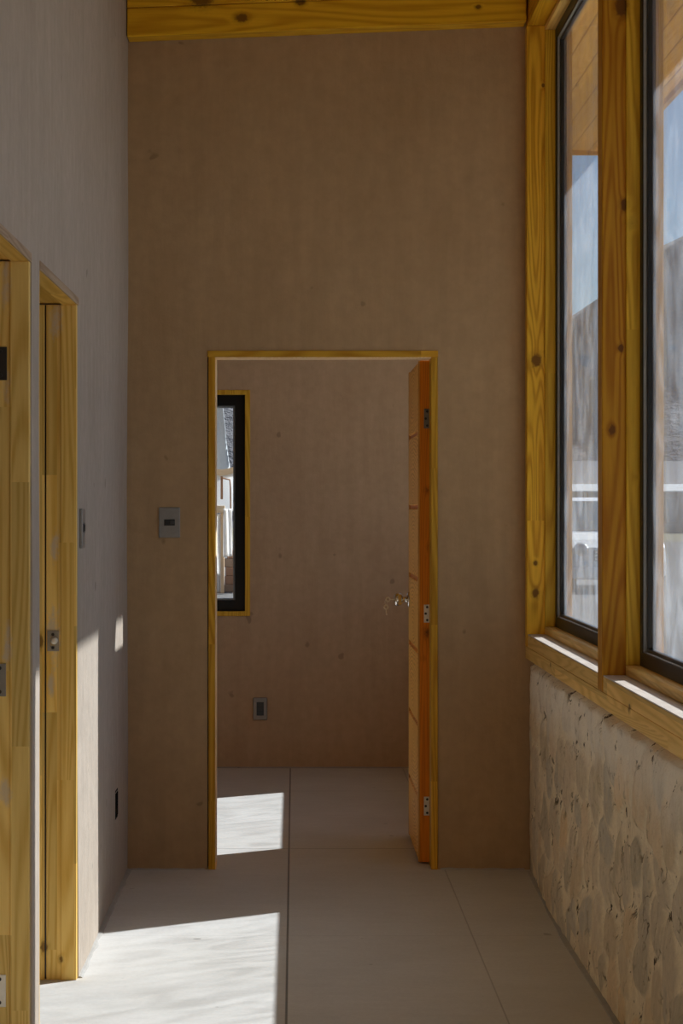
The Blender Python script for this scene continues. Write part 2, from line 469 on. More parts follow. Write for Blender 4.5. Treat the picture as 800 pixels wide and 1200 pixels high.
# ------------------------------------------------------------------ ceiling and roof
SLOPE = (PZ(25, 8.1) - PZ(43, 8.1))/(PX(613, 8.1) - PX(150, 8.1))
def zroof(x, z0): return z0 + SLOPE*x
m_ceil = wood('ceiling_pine', 'y', (.74, .44, .08), (.54, .27, .03), joint=1.6, strip=.12)
m_soffit = wood('soffit_pine', 'y', (.82, .50, .12), (.62, .33, .06), joint=2.4, strip=.14, rough=.5)
def board_groove(mat, ax, w, dark):
    nt = mat.node_tree; b = [n for n in nt.nodes if n.type == 'BSDF_PRINCIPLED'][0]
    src = b.inputs['Base Color'].links[0].from_socket
    sep = N(nt, 'SeparateXYZ'); nt.links.new(position(nt), sep.inputs[0])
    fr = mth(nt, 'FRACT', mth(nt, 'DIVIDE', sep.outputs[ax], w))
    g = mr(nt, mth(nt, 'ABSOLUTE', mth(nt, 'SUBTRACT', fr, .5)), .45, .495, 0, 1)
    nt.links.new(mixc(nt, g, src, dark), b.inputs['Base Color'])
board_groove(m_ceil, 0, .12, (.10, .04, .01)); board_groove(m_soffit, 0, .10, (.16, .07, .02))
bm = M()
prism(bm, [(-3.9, zroof(-3.9, 3.62)), (1.12, zroof(1.12, 3.62)), (1.12, 3.90), (-3.9, 3.80)], 'y', YB-.2, YF+.25)
tag(obj('ceiling', bm, m_ceil), 'pine board ceiling above corridor and rooms', 'ceiling', 'structure')
# eaves beyond the windows
EX, EZ = 1.77, 3.337
bm = M()
prism(bm, [(1.105, 3.395), (EX, 3.365), (EX, 3.44), (1.105, 3.47)], 'y', YB-.2, 11.28)
tag(obj('trim_11', bm, m_soffit), 'pine boarded soffit of the roof overhang seen through the windows', 'soffit', 'structure')
bm = M(); box(bm, EX-.022, EX, YB-.2, 11.28, EZ, 3.46)
tag(obj('trim_12', bm, wood('fascia_pine', 'y', (.58, .36, .15), (.45, .25, .09))), 'pine fascia along the outer edge of the eaves', 'fascia', 'structure')
bm = M(); box(bm, 1.105, EX, 11.26, 11.28, 3.35, 3.47)
tag(obj('trim_13', bm, m_soffit), 'pine end board closing the far end of the overhang', 'fascia', 'structure')

# roof beam lying against the back wall
kz = lambda px, py, Y: (PX(px, Y), Y, PZ(py, Y))
YBM = 8.10
m_beam = wood('beam_pine', 'x', (.78, .46, .022), (.54, .26, .008), knots=[(kz(283, 21, YBM), .017), (kz(236, -2, YBM), .032), (kz(352, 2, YBM), .014), (kz(560, 8, YBM), .008)], joint=3.0, strip=5.0)
def beam(name, d0, d1, label, Y0=YBM):
    bm = M(); x0, x1 = XL+.004, XR-.012
    zb = lambda x: PZ(43, YBM) + SLOPE*(x - PX(150, YBM))
    prism(bm, [(x0, zb(x0)+d0), (x1, zb(x1)+d0), (x1, zb(x1)+d1), (x0, zb(x0)+d1)], 'y', Y0, D-.003)
    o = obj(name, bm, m_beam, bevel=.004, origin=(0, YBM, zb(0)+d0))
    return tag(o, label, 'beam')
beam('roof_beam', 0, .112, 'lower pine roof beam running across the top of the brown back wall')
beam('roof_beam.001', .1135, .225, 'upper pine beam stacked on the roof beam at the top edge of the picture')

# ------------------------------------------------------------------ doorway frame and open door
def kn(px, py, Y): return (PX(px, Y), Y, PZ(py, Y))
m_fr_v = wood('frame_pine_upright', 'z', (.74, .42, .04), (.48, .22, .012), joint=.62, strip=.2, rough=.5)
m_fr_h = wood('frame_pine_head', 'x', (.74, .42, .04), (.48, .22, .012), joint=.9, strip=.2, rough=.5)
door1 = empty('door_1', (0, D, 0), 'open orange brown panelled door in the pine framed doorway of the back wall', 'door', 'structure')
il, ir, ih = PX(252, D), PX(505, D), PZ(418.5, D)
def tube_box(name, x0, x1, y0, y1, z0, z1, mat, parent, bevel=.002):
    bm = M(); box(bm, x0, x1, y0, y1, z0, z1); return obj(name, bm, mat, parent, bevel)
tube_box('jamb', DL+.004, il, D-.004, D+.122, 0, ih, m_fr_v, door1)
tube_box('jamb', ir, DR-.001, D-.004, D+.122, 0, ih, m_fr_v, door1)
tube_box('head_jamb', DL, DR, D-.005, D+.122, ih, DH, m_fr_h, door1)
m_reveal = wood('pale_pine_reveal', 'z', (.95, .78, .52), (.80, .58, .32), joint=5, strip=5, rough=.7)  # paler pine for the inner faces of the frame
for (n_, x0, x1, z0, z1) in (('reveal', il, il+.003, 0, ih-.003), ('reveal', il, ir, ih-.003, ih)):
    tag(tube_box(n_, x0, x1, D+.001, D+.121, z0, z1, m_reveal, door1, 0), 'pale inner face of the frame')
# the leaf: stiles and edge in reddish stained timber, boards between
m_edge = wood('door_edge_stained', 'z', (.80, .27, .014), (.58, .17, .008), knots=[(kn(500, 575, 8.31), .012), (kn(501, 742, 8.31), .016), (kn(503, 640, 8.31), .012), (kn(496, 772, 8.31), .010)], joint=3, strip=3, rough=.45, off=(3, 1, 0))
def panel_wood():
    m, nt, b, _ = newmat('door_panel_oak')
    tc = N(nt, 'TexCoord')
    mp = N(nt, 'Mapping'); nt.links.new(tc.outputs['Generated'], mp.inputs[0]); mp.inputs['Location'].default_value = (0, -.5, -.5)
    oi = N(nt, 'ObjectInfo')
    sep = N(nt, 'SeparateXYZ'); nt.links.new(mp.outputs[0], sep.inputs[0])
    r = mth(nt, 'ADD', mth(nt, 'MULTIPLY', mth(nt, 'MULTIPLY', sep.outputs[1], sep.outputs[1]), 2.2), mth(nt, 'MULTIPLY', mth(nt, 'ADD', sep.outputs[2], mth(nt, 'SUBTRACT', oi.outputs['Random'], .5)), mth(nt, 'MULTIPLY', mth(nt, 'ADD', sep.outputs[2], mth(nt, 'SUBTRACT', oi.outputs['Random'], .5)), 3.2)))
    n = nz(nt, position(nt, scale=(1, .8, 3)), 4, 4, .6)
    ph = mth(nt, 'ADD', mth(nt, 'MULTIPLY', mth(nt, 'SQRT', r), 62), mth(nt, 'MULTIPLY', n, 22))
    s = mth(nt, 'ADD', mth(nt, 'MULTIPLY', mth(nt, 'SINE', ph), .5), .5)
    col = mixc(nt, mth(nt, 'POWER', s, 2), (.95, .52, .12), (.66, .30, .045))
    col = mixc(nt, mr(nt, nz(nt, position(nt), 5, 3), .35, .7, 0, .5), col, (.95, .56, .13))
    nt.links.new(col, b.inputs['Base Color']); b.inputs['Roughness'].default_value = .5; b.inputs['Specular IOR Level'].default_value = .2
    bump(nt, b, s, .15, .002)
    return m
m_panel = panel_wood()
LX0, LX1 = .4975, .547
LY0, LY1 = D+.1223, 9.045
LZ0, LZ1 = .008, 2.023
m_leaf = wood('door_stile_oak', 'z', (.72, .38, .08), (.52, .23, .035), joint=3, strip=3, off=(1, 4, 0))
bm = M(); box(bm, LX0+.006, LX1, LY0, LY1, LZ0, LZ1)
leaf = obj('leaf', bm, m_edge, door1, .002)
tag(leaf, 'reddish brown stained core and edge')
# stiles on the visible face
for (a, b_) in ((LY0+.0005, LY0+.040), (LY1-.040, LY1-.0005)):
    tube_box('stile', LX0, LX0+.0062, a, b_, LZ0+.001, LZ1-.001, m_leaf, leaf, .0015)
yrefs = [(510), (594), (676), (757.5), (839.5), (920)]
ym = LY0 + .36
cuts = [LZ1-.001] + [PZ(y, ym) for y in yrefs] + [LZ0+.001]
for a, b_ in zip(cuts, cuts[1:]):
    bm = M(); y0, y1, z0, z1 = LY0+.042, LY1-.042, b_+.0065, a-.0065
    e = .004
    q = [(LX0+.006, y0, z0), (LX0+.006, y1, z0), (LX0+.006, y1, z1), (LX0+.006, y0, z1)]
    r = [(LX0-.001, y0+e, z0+e), (LX0-.001, y1-e, z0+e), (LX0-.001, y1-e, z1-e), (LX0-.001, y0+e, z1-e)]
    A = [bm.verts.new(p) for p in q]; B = [bm.verts.new(p) for p in r]
    for k in range(4): bm.faces.new((A[k], A[(k+1) % 4], B[(k+1) % 4], B[k]))
    bm.faces.new(B); bm.faces.new(A[::-1])
    obj('door_panel', bm, m_panel, leaf)
def hinge(name, parent, cx, y, z0, z1, x0, x1, mat, sc, label=None):
    """hinge plate lying on a face that looks at the camera, with three screws."""
    bm = M(); box(bm, x0, x1, y-.003, y+.0005, z0, z1)
    h = obj(name, bm, mat, parent, .0012)
    if label: tag(h, label)
    zc = (z0+z1)/2; dz = (z1-z0)*.36; xc = (x0+x1)/2
    for (dx, z) in ((0, zc-dz), (-.006, zc), (0, zc+dz)):
        b2 = M(); lathe(b2, [(-.0045, .0015), (-.0045, .0048), (-.0028, .0052)], (xc+dx, y, z), 'y', 12)
        obj('screw', b2, m_oldsteel, h)
    return h
for (ya, yb_, mt, lb) in ((479, 502, m_uphinge, 'dull grey hinge plate'), (708.5, 729.5, m_steel, 'bright steel hinge plate'), (933.5, 955.5, m_steel, 'bright steel hinge plate')):
    hinge('hinge', door1, 0, LY0-.001, PZ(yb_, LY0), PZ(ya, LY0), PX(496.5, LY0), PX(504.2, LY0), mt, 1, lb)
# knob
KY = 8.965; kx, kz_ = LX0, PZ(702.5, KY)
bm = M()
lathe(bm, [(-.0005, .034), (-.006, .033), (-.010, .026), (-.012, .013), (-.026, .011), (-.030, .014), (-.034, .022), (-.042, .0275), (-.052, .0285), (-.060, .026), (-.066, .018), (-.068, .008)], (kx, KY, kz_), 'x', 28)
knob = obj('knob', bm, m_chrome, leaf, smooth=True); tag(knob, 'chrome door knob')
bm = M(); lathe(bm, [(.0455, .034), (.052, .033), (.056, .024), (.058, .012), (.072, .011), (.080, .022), (.090, .0285), (.102, .0285), (.112, .018), (.114, .008)], (kx, KY, kz_), 'x', 28)
obj('knob', bm, m_chrome, leaf, smooth=True)
# keys: one in the lock, another hanging from its ring
keys = empty('keys', (kx-.068, KY, kz_), 'two small steel keys on a ring hanging from the chrome door knob', 'keys')
bx_ = kx-.068
def key(parent, o, dr):
    """bow (a ring with a hole), shaft and bit, from o along direction dr."""
    o = Vector(o); dr = Vector(dr).normalized(); side = Vector((0, 0, 1)) if abs(dr.z) < .5 else Vector((1, 0, 0))
    bm = M(); rr = .0085
    tube(bm, [o + dr*rr + rr*(dr*math.cos(2*math.pi*k/18) + side*math.sin(2*math.pi*k/18)) for k in range(18)], .0034, 8, True)
    b = obj('key_bow', bm, m_key, parent, smooth=True)
    bm = M(); tube(bm, [o + dr*(rr*2-.001), o + dr*(rr*2+.026)], .0022, 8)
    s2 = obj('key_blade', bm, m_key, parent)
    bm = M()
    e = o + dr*(rr*2+.020)
    q = [e + side*.001, e + dr*.006 + side*.001, e + dr*.006 + side*.0065, e + dr*.003 + side*.0045, e + side*.0065]
    nrm = dr.cross(side)*.001
    A = [bm.verts.new(p - nrm) for p in q]; B = [bm.verts.new(p + nrm) for p in q]
    for k in range(5): bm.faces.new((A[k], A[(k+1) % 5], B[(k+1) % 5], B[k]))
    bm.faces.new(A); bm.faces.new(B[::-1])
    obj('key_bit', bm, m_key, parent)
key(keys, (bx_-.034, KY, kz_), (1, 0, 0))
rc = Vector((bx_-.034, KY, kz_-.011))
bm = M(); tube(bm, [rc + .0135*Vector((.35*math.cos(a), .9*math.cos(a), math.sin(a))) for a in [2*math.pi*k/24 for k in range(24)]], .0010, 6, True)
obj('key_ring', bm, m_key, keys, smooth=True)
key(keys, (rc.x, KY, rc.z-.0135), (0.02, 0, -1))

# ------------------------------------------------------------------ doorways on the left
m_jv = wood('left_jamb_pine', 'z', (.95, .66, .20), (.72, .42, .075),
            knots=[((XL-.10, A1, PZ(1110, A1)), .012), ((XL-.115, A1, PZ(752, A1)), .013), ((XL-.05, A1, PZ(1124, A1)), .007)], joint=.72, strip=.047, rough=.5, smears=[((PX(62, A1), A1, PZ(745, A1)), .022, .10), ((PX(64, A1), A1, PZ(640, A1)), .016, .05), ((PX(66, A1), A1, PZ(372, A1)), .020, .06), ((PX(60, A1), A1, PZ(800, A1)), .012, .05)])
m_jv2 = wood('near_jamb_pine', 'z', (.92, .67, .23), (.68, .43, .10), joint=.66, strip=.056, rough=.5, off=(2, 0, 5), smears=[((PX(8, B1), B1, PZ(764, B1)), .014, .035), ((PX(9, B1), B1, PZ(745, B1)), .010, .05), ((PX(7, B1), B1, PZ(330, B1)), .014, .07), ((PX(5, B1), B1, PZ(930, B1)), .016, .04), ((PX(8, B1), B1, PZ(455, B1)), .012, .04)])
m_jh = wood('left_head_pine', 'y', (.86, .56, .15), (.62, .35, .05), joint=2.0, strip=.3, rough=.5)
m_sawn = wood('sawn_edge', 'y', (.50, .37, .25), (.32, .22, .14), joint=5, strip=5, rough=.85, off=(3, 3, 3))
def left_frame(name, y0, y1, mat, label, lip, fx):
    e = empty(name, (XL, (y0+y1)/2, 0), label, 'door frame', 'structure')
    for far in (True, False):
        yj = y1 if far else y0; s = 1 if far else -1
        # profiled jamb: stop on the corridor side, rebate behind it, inner member
        bm = M()
        poly = [(XL-fx, yj), (XL-fx-.047, yj), (XL-fx-.047, yj+s*.005), (XL-fx-.092, yj+s*.005), (XL-fx-.092, yj+s*.022), (XL-fx-.097, yj+s*.022), (XL-fx-.097, yj+s*.003), (XL-.205, yj+s*.003), (XL-.205, yj+s*.030), (XL-fx, yj+s*.030)]
        prism(bm, poly, 'z', 0, LH)
        obj('jamb', bm, mat, e, .0015)
        ya, yb2 = sorted((yj+s*.012, yj+s*.0219))  # black strip put into the notch as the shade of the gap
        bm = M(); box(bm, XL-fx-.0968, XL-fx-.0922, ya, yb2, .001, LH-.001); tag(obj('gap_shade_strip', bm, m_dark, e), 'black strip standing in for the shade in the jamb notch')
    bm = M()
    poly = [(XL-fx+lip, LH), (XL-fx-.047, LH), (XL-fx-.047, LH+.005), (XL-.205, LH+.005), (XL-.205, LH+.022), (XL-fx+lip, LH+.022)]
    prism(bm, poly, 'y', y0-.024, y1+.024)
    obj('head_jamb', bm, m_jh, e, .0015)
    bm = M(); box(bm, XL-fx+lip-.001, XL-fx+lip+.004, y0-.024, y1+.024, LH, LH+.0225)
    tag(obj('head_face', bm, m_sawn, e, .001), 'rough greyish sawn front edge of the head')
    return e
door2 = left_frame('door_2', A0, A1, m_jv, 'pine door frame of the second doorway in the left wall, with a strike plate', .001, .002)
door3 = left_frame('door_3', B0, B1, m_jv2, 'pine door frame nearest the camera at the left edge, with hinge plates', .0, .004)
# strike plate in door_2
def PXx(px, Y): return PX(px, Y)
Yp = A1+.005
bm = M(); ring_frame(bm, 'y', Yp-.003, Yp+.001, PX(55.5, Yp), PX(69, Yp), PZ(763, Yp), PZ(739, Yp), .009, .011, .016, .018)
sp = obj('strike_plate', bm, plain('worn_steel', (.36, .33, .28), .5, .5), door2, .001); tag(sp, 'worn plaster-flecked strike plate')
bm = M(); xc, zc = PX(63.5, Yp), PZ(750.5, Yp)
lathe(bm, [(-.010, .003), (-.010, .010), (-.006, .0115), (.001, .0115)], (xc, Yp, zc), 'y', 18)
obj('latch_bushing', bm, m_steel, sp, smooth=True)
for zz in (743.5, 759):
    bm = M(); lathe(bm, [(-.005, .002), (-.005, .0045), (-.002, .005)], (PX(62, Yp), Yp, PZ(zz, Yp)), 'y', 12)
    obj('screw', bm, m_oldsteel, sp)
Yh = B1+.005
for (ya, yb_, xr, mt, lb) in ((406.5, 445.5, 8.2, m_oldsteel, 'dark hinge plate'), (777.5, 816, 7.2, m_plate, 'grey hinge plate'), (1142, 1180, 7.0, m_steel, 'bright steel hinge plate')):
    x1 = PX(xr, Yh)
    hinge('hinge', door3, 0, Yh, PZ(yb_, Yh), PZ(ya, Yh), x1-.032, x1, mt, 1, lb)
# its leaf, swung right back into the room
bm = M(); box(bm, XL-.998, XL-.145, B1-.052, B1-.010, .01, 2.035)
obj('leaf', bm, m_leaf, door3, .002)

# ------------------------------------------------------------------ windows on the right
PY = 8.135                     # near face of the corner post
M0, M1 = 6.145, 6.235          # mullion
BAY = 1.95
XS, XF, XG = .982, 1.022, 1.046   # stop, frame and glass planes
posts = [(PY, D-.003), (M0, M1), (M0-BAY, M1-BAY), (M0-2*BAY, M1-2*BAY), (M0-3*BAY, M1-3*BAY), (YB, YB+.10)]
def kr(px, py, Y, X): return (X, Y, PZ(py, Y))
YM = M0
post_knots = [((XR+.030, PY, PZ(422, PY)), .019), ((XR+.027, PY, PZ(695, PY)), .013), ((XR+.027, PY, PZ(660, PY)), .007), ((XS+.012, PY, PZ(414, PY)), .010), ((XS+.012, PY, PZ(697, PY)), .008), ((XS-.006, PY, PZ(100, PY)), .006)]
mull_knots = [((XR+.022, M0, PZ(504, M0)), .010), ((XR+.052, M0, PZ(8, M0)), .020), ((XS-.003, M0, PZ(240, M0)), .012), ((XS+.03, M0, PZ(560, M0)), .009), ((XS+.015, M0, PZ(262, M0)), .013), ((XS-.014, M0, PZ(408, M0)), .008)]
m_post = wood('post_pine', 'z', (.92, .55, .045), (.55, .255, .012), knots=post_knots, joint=4, strip=4, rough=.4)
m_mull = wood('mullion_pine', 'z', (.58, .295, .02), (.35, .13, .005), knots=mull_knots, joint=4, strip=4, rough=.4, off=(1, 3, 2))
m_stop = wood('stop_pine', 'z', (.84, .53, .05), (.55, .285, .015), knots=mull_knots, joint=3, strip=3, rough=.4, off=(4, 2, 1))
m_sill = wood('sill_pine', 'y', (.92, .62, .22), (.70, .43, .11), joint=2.2, strip=.05, rough=.55, off=(0, 0, 1),
              knots=[((XR, 5.66, .885), .012), ((XR, 7.4, .87), .010)])
m_silltop = wood('sill_top_pine', 'y', (.66, .60, .54), (.56, .50, .45), joint=5, strip=5, rough=.6)
m_head = wood('header_pine', 'y', (.78, .45, .028), (.54, .25, .010), joint=5, strip=5, rough=.4)
m_outer = wood('outer_pine', 'z', (.62, .36, .14), (.46, .24, .08), joint=5, strip=5)

tr1 = empty('trim_1', (XR, 7.2, SILL0+.0485), 'upper pine sill boards between the window posts on the right, dusty on top', 'window sill', 'structure')
edges = [(M1, PY), (M1-BAY, M0), (M1-2*BAY, M0-BAY), (M1-3*BAY, M0-2*BAY), (YB+.10, M0-3*BAY), (D+.30, 11.22)]
for (a, b_) in edges:
    bm = M(); box(bm, XR-.004, 1.085, a+.0005, b_-.0005, SILL0+.0488, SILL1-.004); sb = obj('sill_board', bm, m_sill, tr1, .002)
    bm = M(); box(bm, XR-.0035, 1.085, a+.001, b_-.001, SILL1-.004, SILL1); tag(obj('dusty_sill_top', bm, m_silltop, sb, .001), 'pale dusty upper face')
bm = M(); box(bm, XR-.005, 1.085, YB, YF-.001, SILL0, SILL0+.0485)
tag(obj('trim_2', bm, m_sill, bevel=.003), 'lower pine sill board resting on the rubble wall', 'window sill', 'structure')
bm = M(); box(bm, XR-.005, 1.085, YB, YF-.001, HEAD, HEAD+.30)
tag(obj('trim_3', bm, m_head, bevel=.003), 'pine header beam above the tall windows', 'header', 'structure')
names = ['pine corner post between the brown back wall and the far window', 'pine mullion post between the two windows on the right']
ti = 4
for k, (a, b_) in enumerate(posts):
    bm = M(); box(bm, XR-.007, XG+.03, a, b_, SILL0+.049, HEAD-.0005)
    o = obj('trim_%d' % ti, bm, m_post if k == 0 else m_mull, bevel=.004); ti += 1
    tag(o, names[k] if k < 2 else 'pine post between windows beside the camera', 'post', 'structure', None if k < 2 else 'posts beside the camera')

def glass_mat():
    m = bpy.data.materials.new('dusty_glass'); m.use_nodes = True
    nt = m.node_tree; nt.nodes.clear()
    out = N(nt, 'OutputMaterial')
    tr = N(nt, 'BsdfTransparent'); tr.inputs[0].default_value = (.93, .95, .96, 1)
    gl = N(nt, 'BsdfGlossy'); gl.inputs['Roughness'].default_value = .02
    fr = N(nt, 'Fresnel'); fr.inputs[0].default_value = 1.45
    du = N(nt, 'BsdfTranslucent'); du.inputs[0].default_value = (.80, .88, .97, 1)
    dd = N(nt, 'BsdfDiffuse'); dd.inputs[0].default_value = (.7, .7, .7, 1)
    dm = N(nt, 'MixShader'); dm.inputs[0].default_value = .15
    nt.links.new(du.outputs[0], dm.inputs[1]); nt.links.new(dd.outputs[0], dm.inputs[2])
    p = position(nt, scale=(1, 2.2, 1.0)); pv = position(nt, scale=(1, 9, .55))
    swirl = nz(nt, p, 2.6, 4, .55, 2.6); run = nz(nt, pv, 3.2, 4, .6, .6); fine = nz(nt, pv, 16, 4, .7)
    d = mth(nt, 'MULTIPLY', mr(nt, swirl, .42, .66), .10)
    d = mth(nt, 'ADD', d, mth(nt, 'MULTIPLY', mr(nt, run, .45, .7), .035))
    d = mth(nt, 'ADD', d, mth(nt, 'MULTIPLY', mr(nt, fine, .62, .74), .10))
    sep = N(nt, 'SeparateXYZ'); nt.links.new(position(nt), sep.inputs[0])
    low = mr(nt, sep.outputs[2], 1.0, 1.6, 1, .0)       # rain splash and wiping marks gather low on the panes
    d = mth(nt, 'ADD', mth(nt, 'MULTIPLY', d, mth(nt, 'ADD', .75, mth(nt, 'MULTIPLY', low, .55))), .040, True)
    m1 = N(nt, 'MixShader'); nt.links.new(d, m1.inputs[0]); nt.links.new(tr.outputs[0], m1.inputs[1]); nt.links.new(dm.outputs[0], m1.inputs[2])
    m2 = N(nt, 'MixShader'); nt.links.new(mth(nt, 'MULTIPLY', fr.outputs[0], .5), m2.inputs[0]); nt.links.new(m1.outputs[0], m2.inputs[1]); nt.links.new(gl.outputs[0], m2.inputs[2])
    nt.links.new(m2.outputs[0], out.inputs[0])
    return m
m_glass = glass_mat()

def side_window(name, y0, y1, label, group=None):
    """black aluminium sash with bead and pane behind pine stops, and the outer pine lining."""
    w = empty(name, (XR, (y0+y1)/2, SILL1), label, 'window', 'structure', group)
    z0, z1 = SILL1, HEAD
    for (a, b_) in ((y0, y0+.014), (y1-.014, y1)):
        st = M(); box(st, XS, XF+.004, a, b_, z0+.0305, z1-.0205); obj('stop', st, m_stop, w, .002)
    for (a, b_) in ((z0, z0+.030), (z1-.020, z1)):
        st = M(); box(st, XS, XF+.004, y0, y1, a, b_); obj('stop', st, m_sill, w, .002)
    f = M(); ring_frame(f, 'x', XF, XG+.006, y0+.008, y1-.008, z0+.026, z1-.016, .050, .050, .046, .046)
    sash = obj('sash_frame', f, m_black, w, .003)
    b2 = M(); ring_frame(b2, 'x', XF+.012, XG+.004, y0+.0565, y1-.0565, z0+.0705, z1-.0605, .016, .016, .013, .013)
    obj('glazing_bead', b2, m_bead, sash, .003)
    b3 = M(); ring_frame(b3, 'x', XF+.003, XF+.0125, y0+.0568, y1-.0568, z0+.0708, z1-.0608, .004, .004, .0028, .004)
    obj('ledge_glare_strip', b3, m_dusty, sash)  # dusty grey ring added to give the sash ledge its bright glare line
    g = M(); box(g, XG-.004, XG, y0+.066, y1-.066, z0+.080, z1-.070)
    obj('glass_pane', g, m_glass, w)
    ol = M(); ring_frame(ol, 'x', XG+.0065, XG+.030, y0+.002, y1-.002, z0+.002, z1-.002, .045, .105, .060, .030)
    obj('outer_lining', ol, m_outer, w, .002)
    return w
side_window('window_1', M1, PY, 'tall black framed window on the right nearest the brown back wall')
side_window('window_2', M1-BAY, M0, 'tall black framed window at the right edge of the picture')
for k, n in enumerate((3, 4)):
    side_window('window_%d' % n, M1-BAY*(k+2), M0-BAY*(k+1), 'tall black framed window in the corridor beside the camera', 'corridor windows beside the camera')
side_window('window_7', YB+.10, M0-3*BAY, 'tall black framed window in the corridor beside the camera', 'corridor windows beside the camera')
# far room's own window in the same wall
bm = M(); box(bm, XR, XG+.03, 11.22, YF-.001, SILL0+.049, HEAD-.0005)
tag(obj('trim_%d' % ti, bm, m_mull, bevel=.004), 'pine end post of the far room window', 'post', 'structure')
side_window('window_5', D+.30, 11.22, 'large black framed window in the right wall of the far room')

# far window: narrow, in the far wall
w6 = empty('window_6', ((FW[0]+FW[1])/2, YF, FW[2]), 'narrow black framed window in the wall beyond the doorway', 'window', 'structure')
m_fwv = wood('far_window_pine', 'z', (.80, .50, .06), (.56, .29, .02), joint=4, strip=4, rough=.5)
f = M(); ring_frame(f, 'y', YF-.004, YF+.10, FW[0], FW[1], FW[2], FW[3], .028, .028, .026, .026)
obj('lining', f, m_fwv, w6, .002)
f = M(); ring_frame(f, 'y', YF+.030, YF+.085, FW[0]+.026, FW[1]-.026, FW[2]+.024, FW[3]-.024, .058, .058, .062, .062)
sash = obj('sash_frame', f, m_black, w6, .003)
f = M(); ring_frame(f, 'y', YF+.040, YF+.075, FW[0]+.082, FW[1]-.082, FW[2]+.084, FW[3]-.084, .013, .013, .012, .012)
obj('glazing_bead', f, plain('blue_grey_bead', (.26, .30, .33), .5), sash, .002)
def clear_glass():
    m = bpy.data.materials.new('clear_glass'); m.use_nodes = True
    nt = m.node_tree; nt.nodes.clear(); out = N(nt, 'OutputMaterial')
    tr = N(nt, 'BsdfTransparent'); tr.inputs[0].default_value = (.94, .96, .97, 1)
    gl = N(nt, 'BsdfGlossy'); gl.inputs['Roughness'].default_value = .02
    fr = N(nt, 'Fresnel'); mx = N(nt, 'MixShader')
    nt.links.new(fr.outputs[0], mx.inputs[0]); nt.links.new(tr.outputs[0], mx.inputs[1]); nt.links.new(gl.outputs[0], mx.inputs[2]); nt.links.new(mx.outputs[0], out.inputs[0])
    return m
f = M(); box(f, FW[0]+.088, FW[1]-.088, YF+.060, YF+.064, FW[2]+.090, FW[3]-.090)
obj('glass_pane', f, clear_glass(), w6)

# ------------------------------------------------------------------ electrical fittings
def fitting(name, label, cat, axis, w, u0, u1, z0, z1, mod, deep=.008):
    """cover plate with a rounded edge; mod = module rectangle in fractions, and its keys."""
    s = -1 if axis == 'y' else 1
    def bb(bm, a, b_, c, d, w0, w1):
        lo, hi = min(w0, w1), max(w0, w1)
        if axis == 'y': box(bm, a, b_, lo, hi, c, d)
        else: box(bm, lo, hi, a, b_, c, d)
    loc = ((u0+u1)/2, w, z0) if axis == 'y' else (w, (u0+u1)/2, z0)
    e = empty(name, loc, label, cat)
    bm = M(); bb(bm, u0, u1, z0, z1, w-s*.002, w+s*deep)
    obj('cover_plate', bm, m_plate, e, .003)
    U, Z = u1-u0, z1-z0
    a, b_, c, d = u0+U*mod[0], u0+U*mod[1], z0+Z*mod[2], z0+Z*mod[3]
    bm = M(); bb(bm, a, b_, c, d, w+s*(deep-.001), w+s*(deep+.0025))
    mo = obj('module', bm, m_dark, e, .001)
    return e, mo, (a, b_, c, d), s
e, mo, r, s = fitting('light_switch', 'grey metal light switch on the brown wall left of the doorway', 'switch', 'y', D, PX(186, D), PX(211, D), PZ(630, D), PZ(594.5, D), (.26, .76, .40, .60))
bm = M(); box(bm, r[0]+.024, r[1]-.003, D-.0135, D-.0095, r[2]+.006, r[3]-.004); obj('rocker', bm, plain('dark_grey_rocker', (.05, .052, .056), .3), mo, .001)
e, mo, r, s = fitting('light_switch', 'grey light switch seen edge-on on the left wall beside the door frame', 'switch', 'x', XL, 6.352, 6.438, 1.308, 1.429, (.25, .75, .40, .62), .009)
bm = M(); box(bm, XL+.0105, XL+.014, r[0]+.006, r[1]-.022, r[2]+.004, r[3]-.004); obj('rocker', bm, m_dark, mo, .001)
e, mo, r, s = fitting('power_outlet', 'grey power outlet low on the wall beyond the doorway', 'outlet', 'y', YF, PX(296.5, YF), PX(313, YF), PZ(843.5, YF), PZ(817.5, YF), (.25, .75, .20, .80))
hz = (r[3]-r[2])/3
for k in range(3):
    bm = M(); box(bm, r[0]+.006, r[1]-.006, YF-.0125, YF-.0095, r[2]+hz*k+.004, r[2]+hz*(k+1)-.004); obj('socket_insert', bm, plain('outlet_black', (.02, .02, .022), .3), mo, .001)
m_matt = plain('matt_black', (.006, .006, .006), .95, 0, .05)
# open back box low on the left wall
ys0, ys1, zs0, zs1 = 7.60, 7.70, .285, .392
e = empty('junction_box', (XL, (ys0+ys1)/2, zs0), 'small black uncovered socket box low on the left wall near the corner', 'socket')
bm = M(); ring_frame(bm, 'x', XL-.03, XL+.002, ys0, ys1, zs0, zs1, .007, .007, .008, .008); obj('box_rim', bm, m_matt, e, .001)
bm = M(); box(bm, XL-.03, XL+.0045, ys0+.008, ys1-.012, zs0+.010, zs1-.012); obj('socket_insert', bm, m_matt, e, .001)

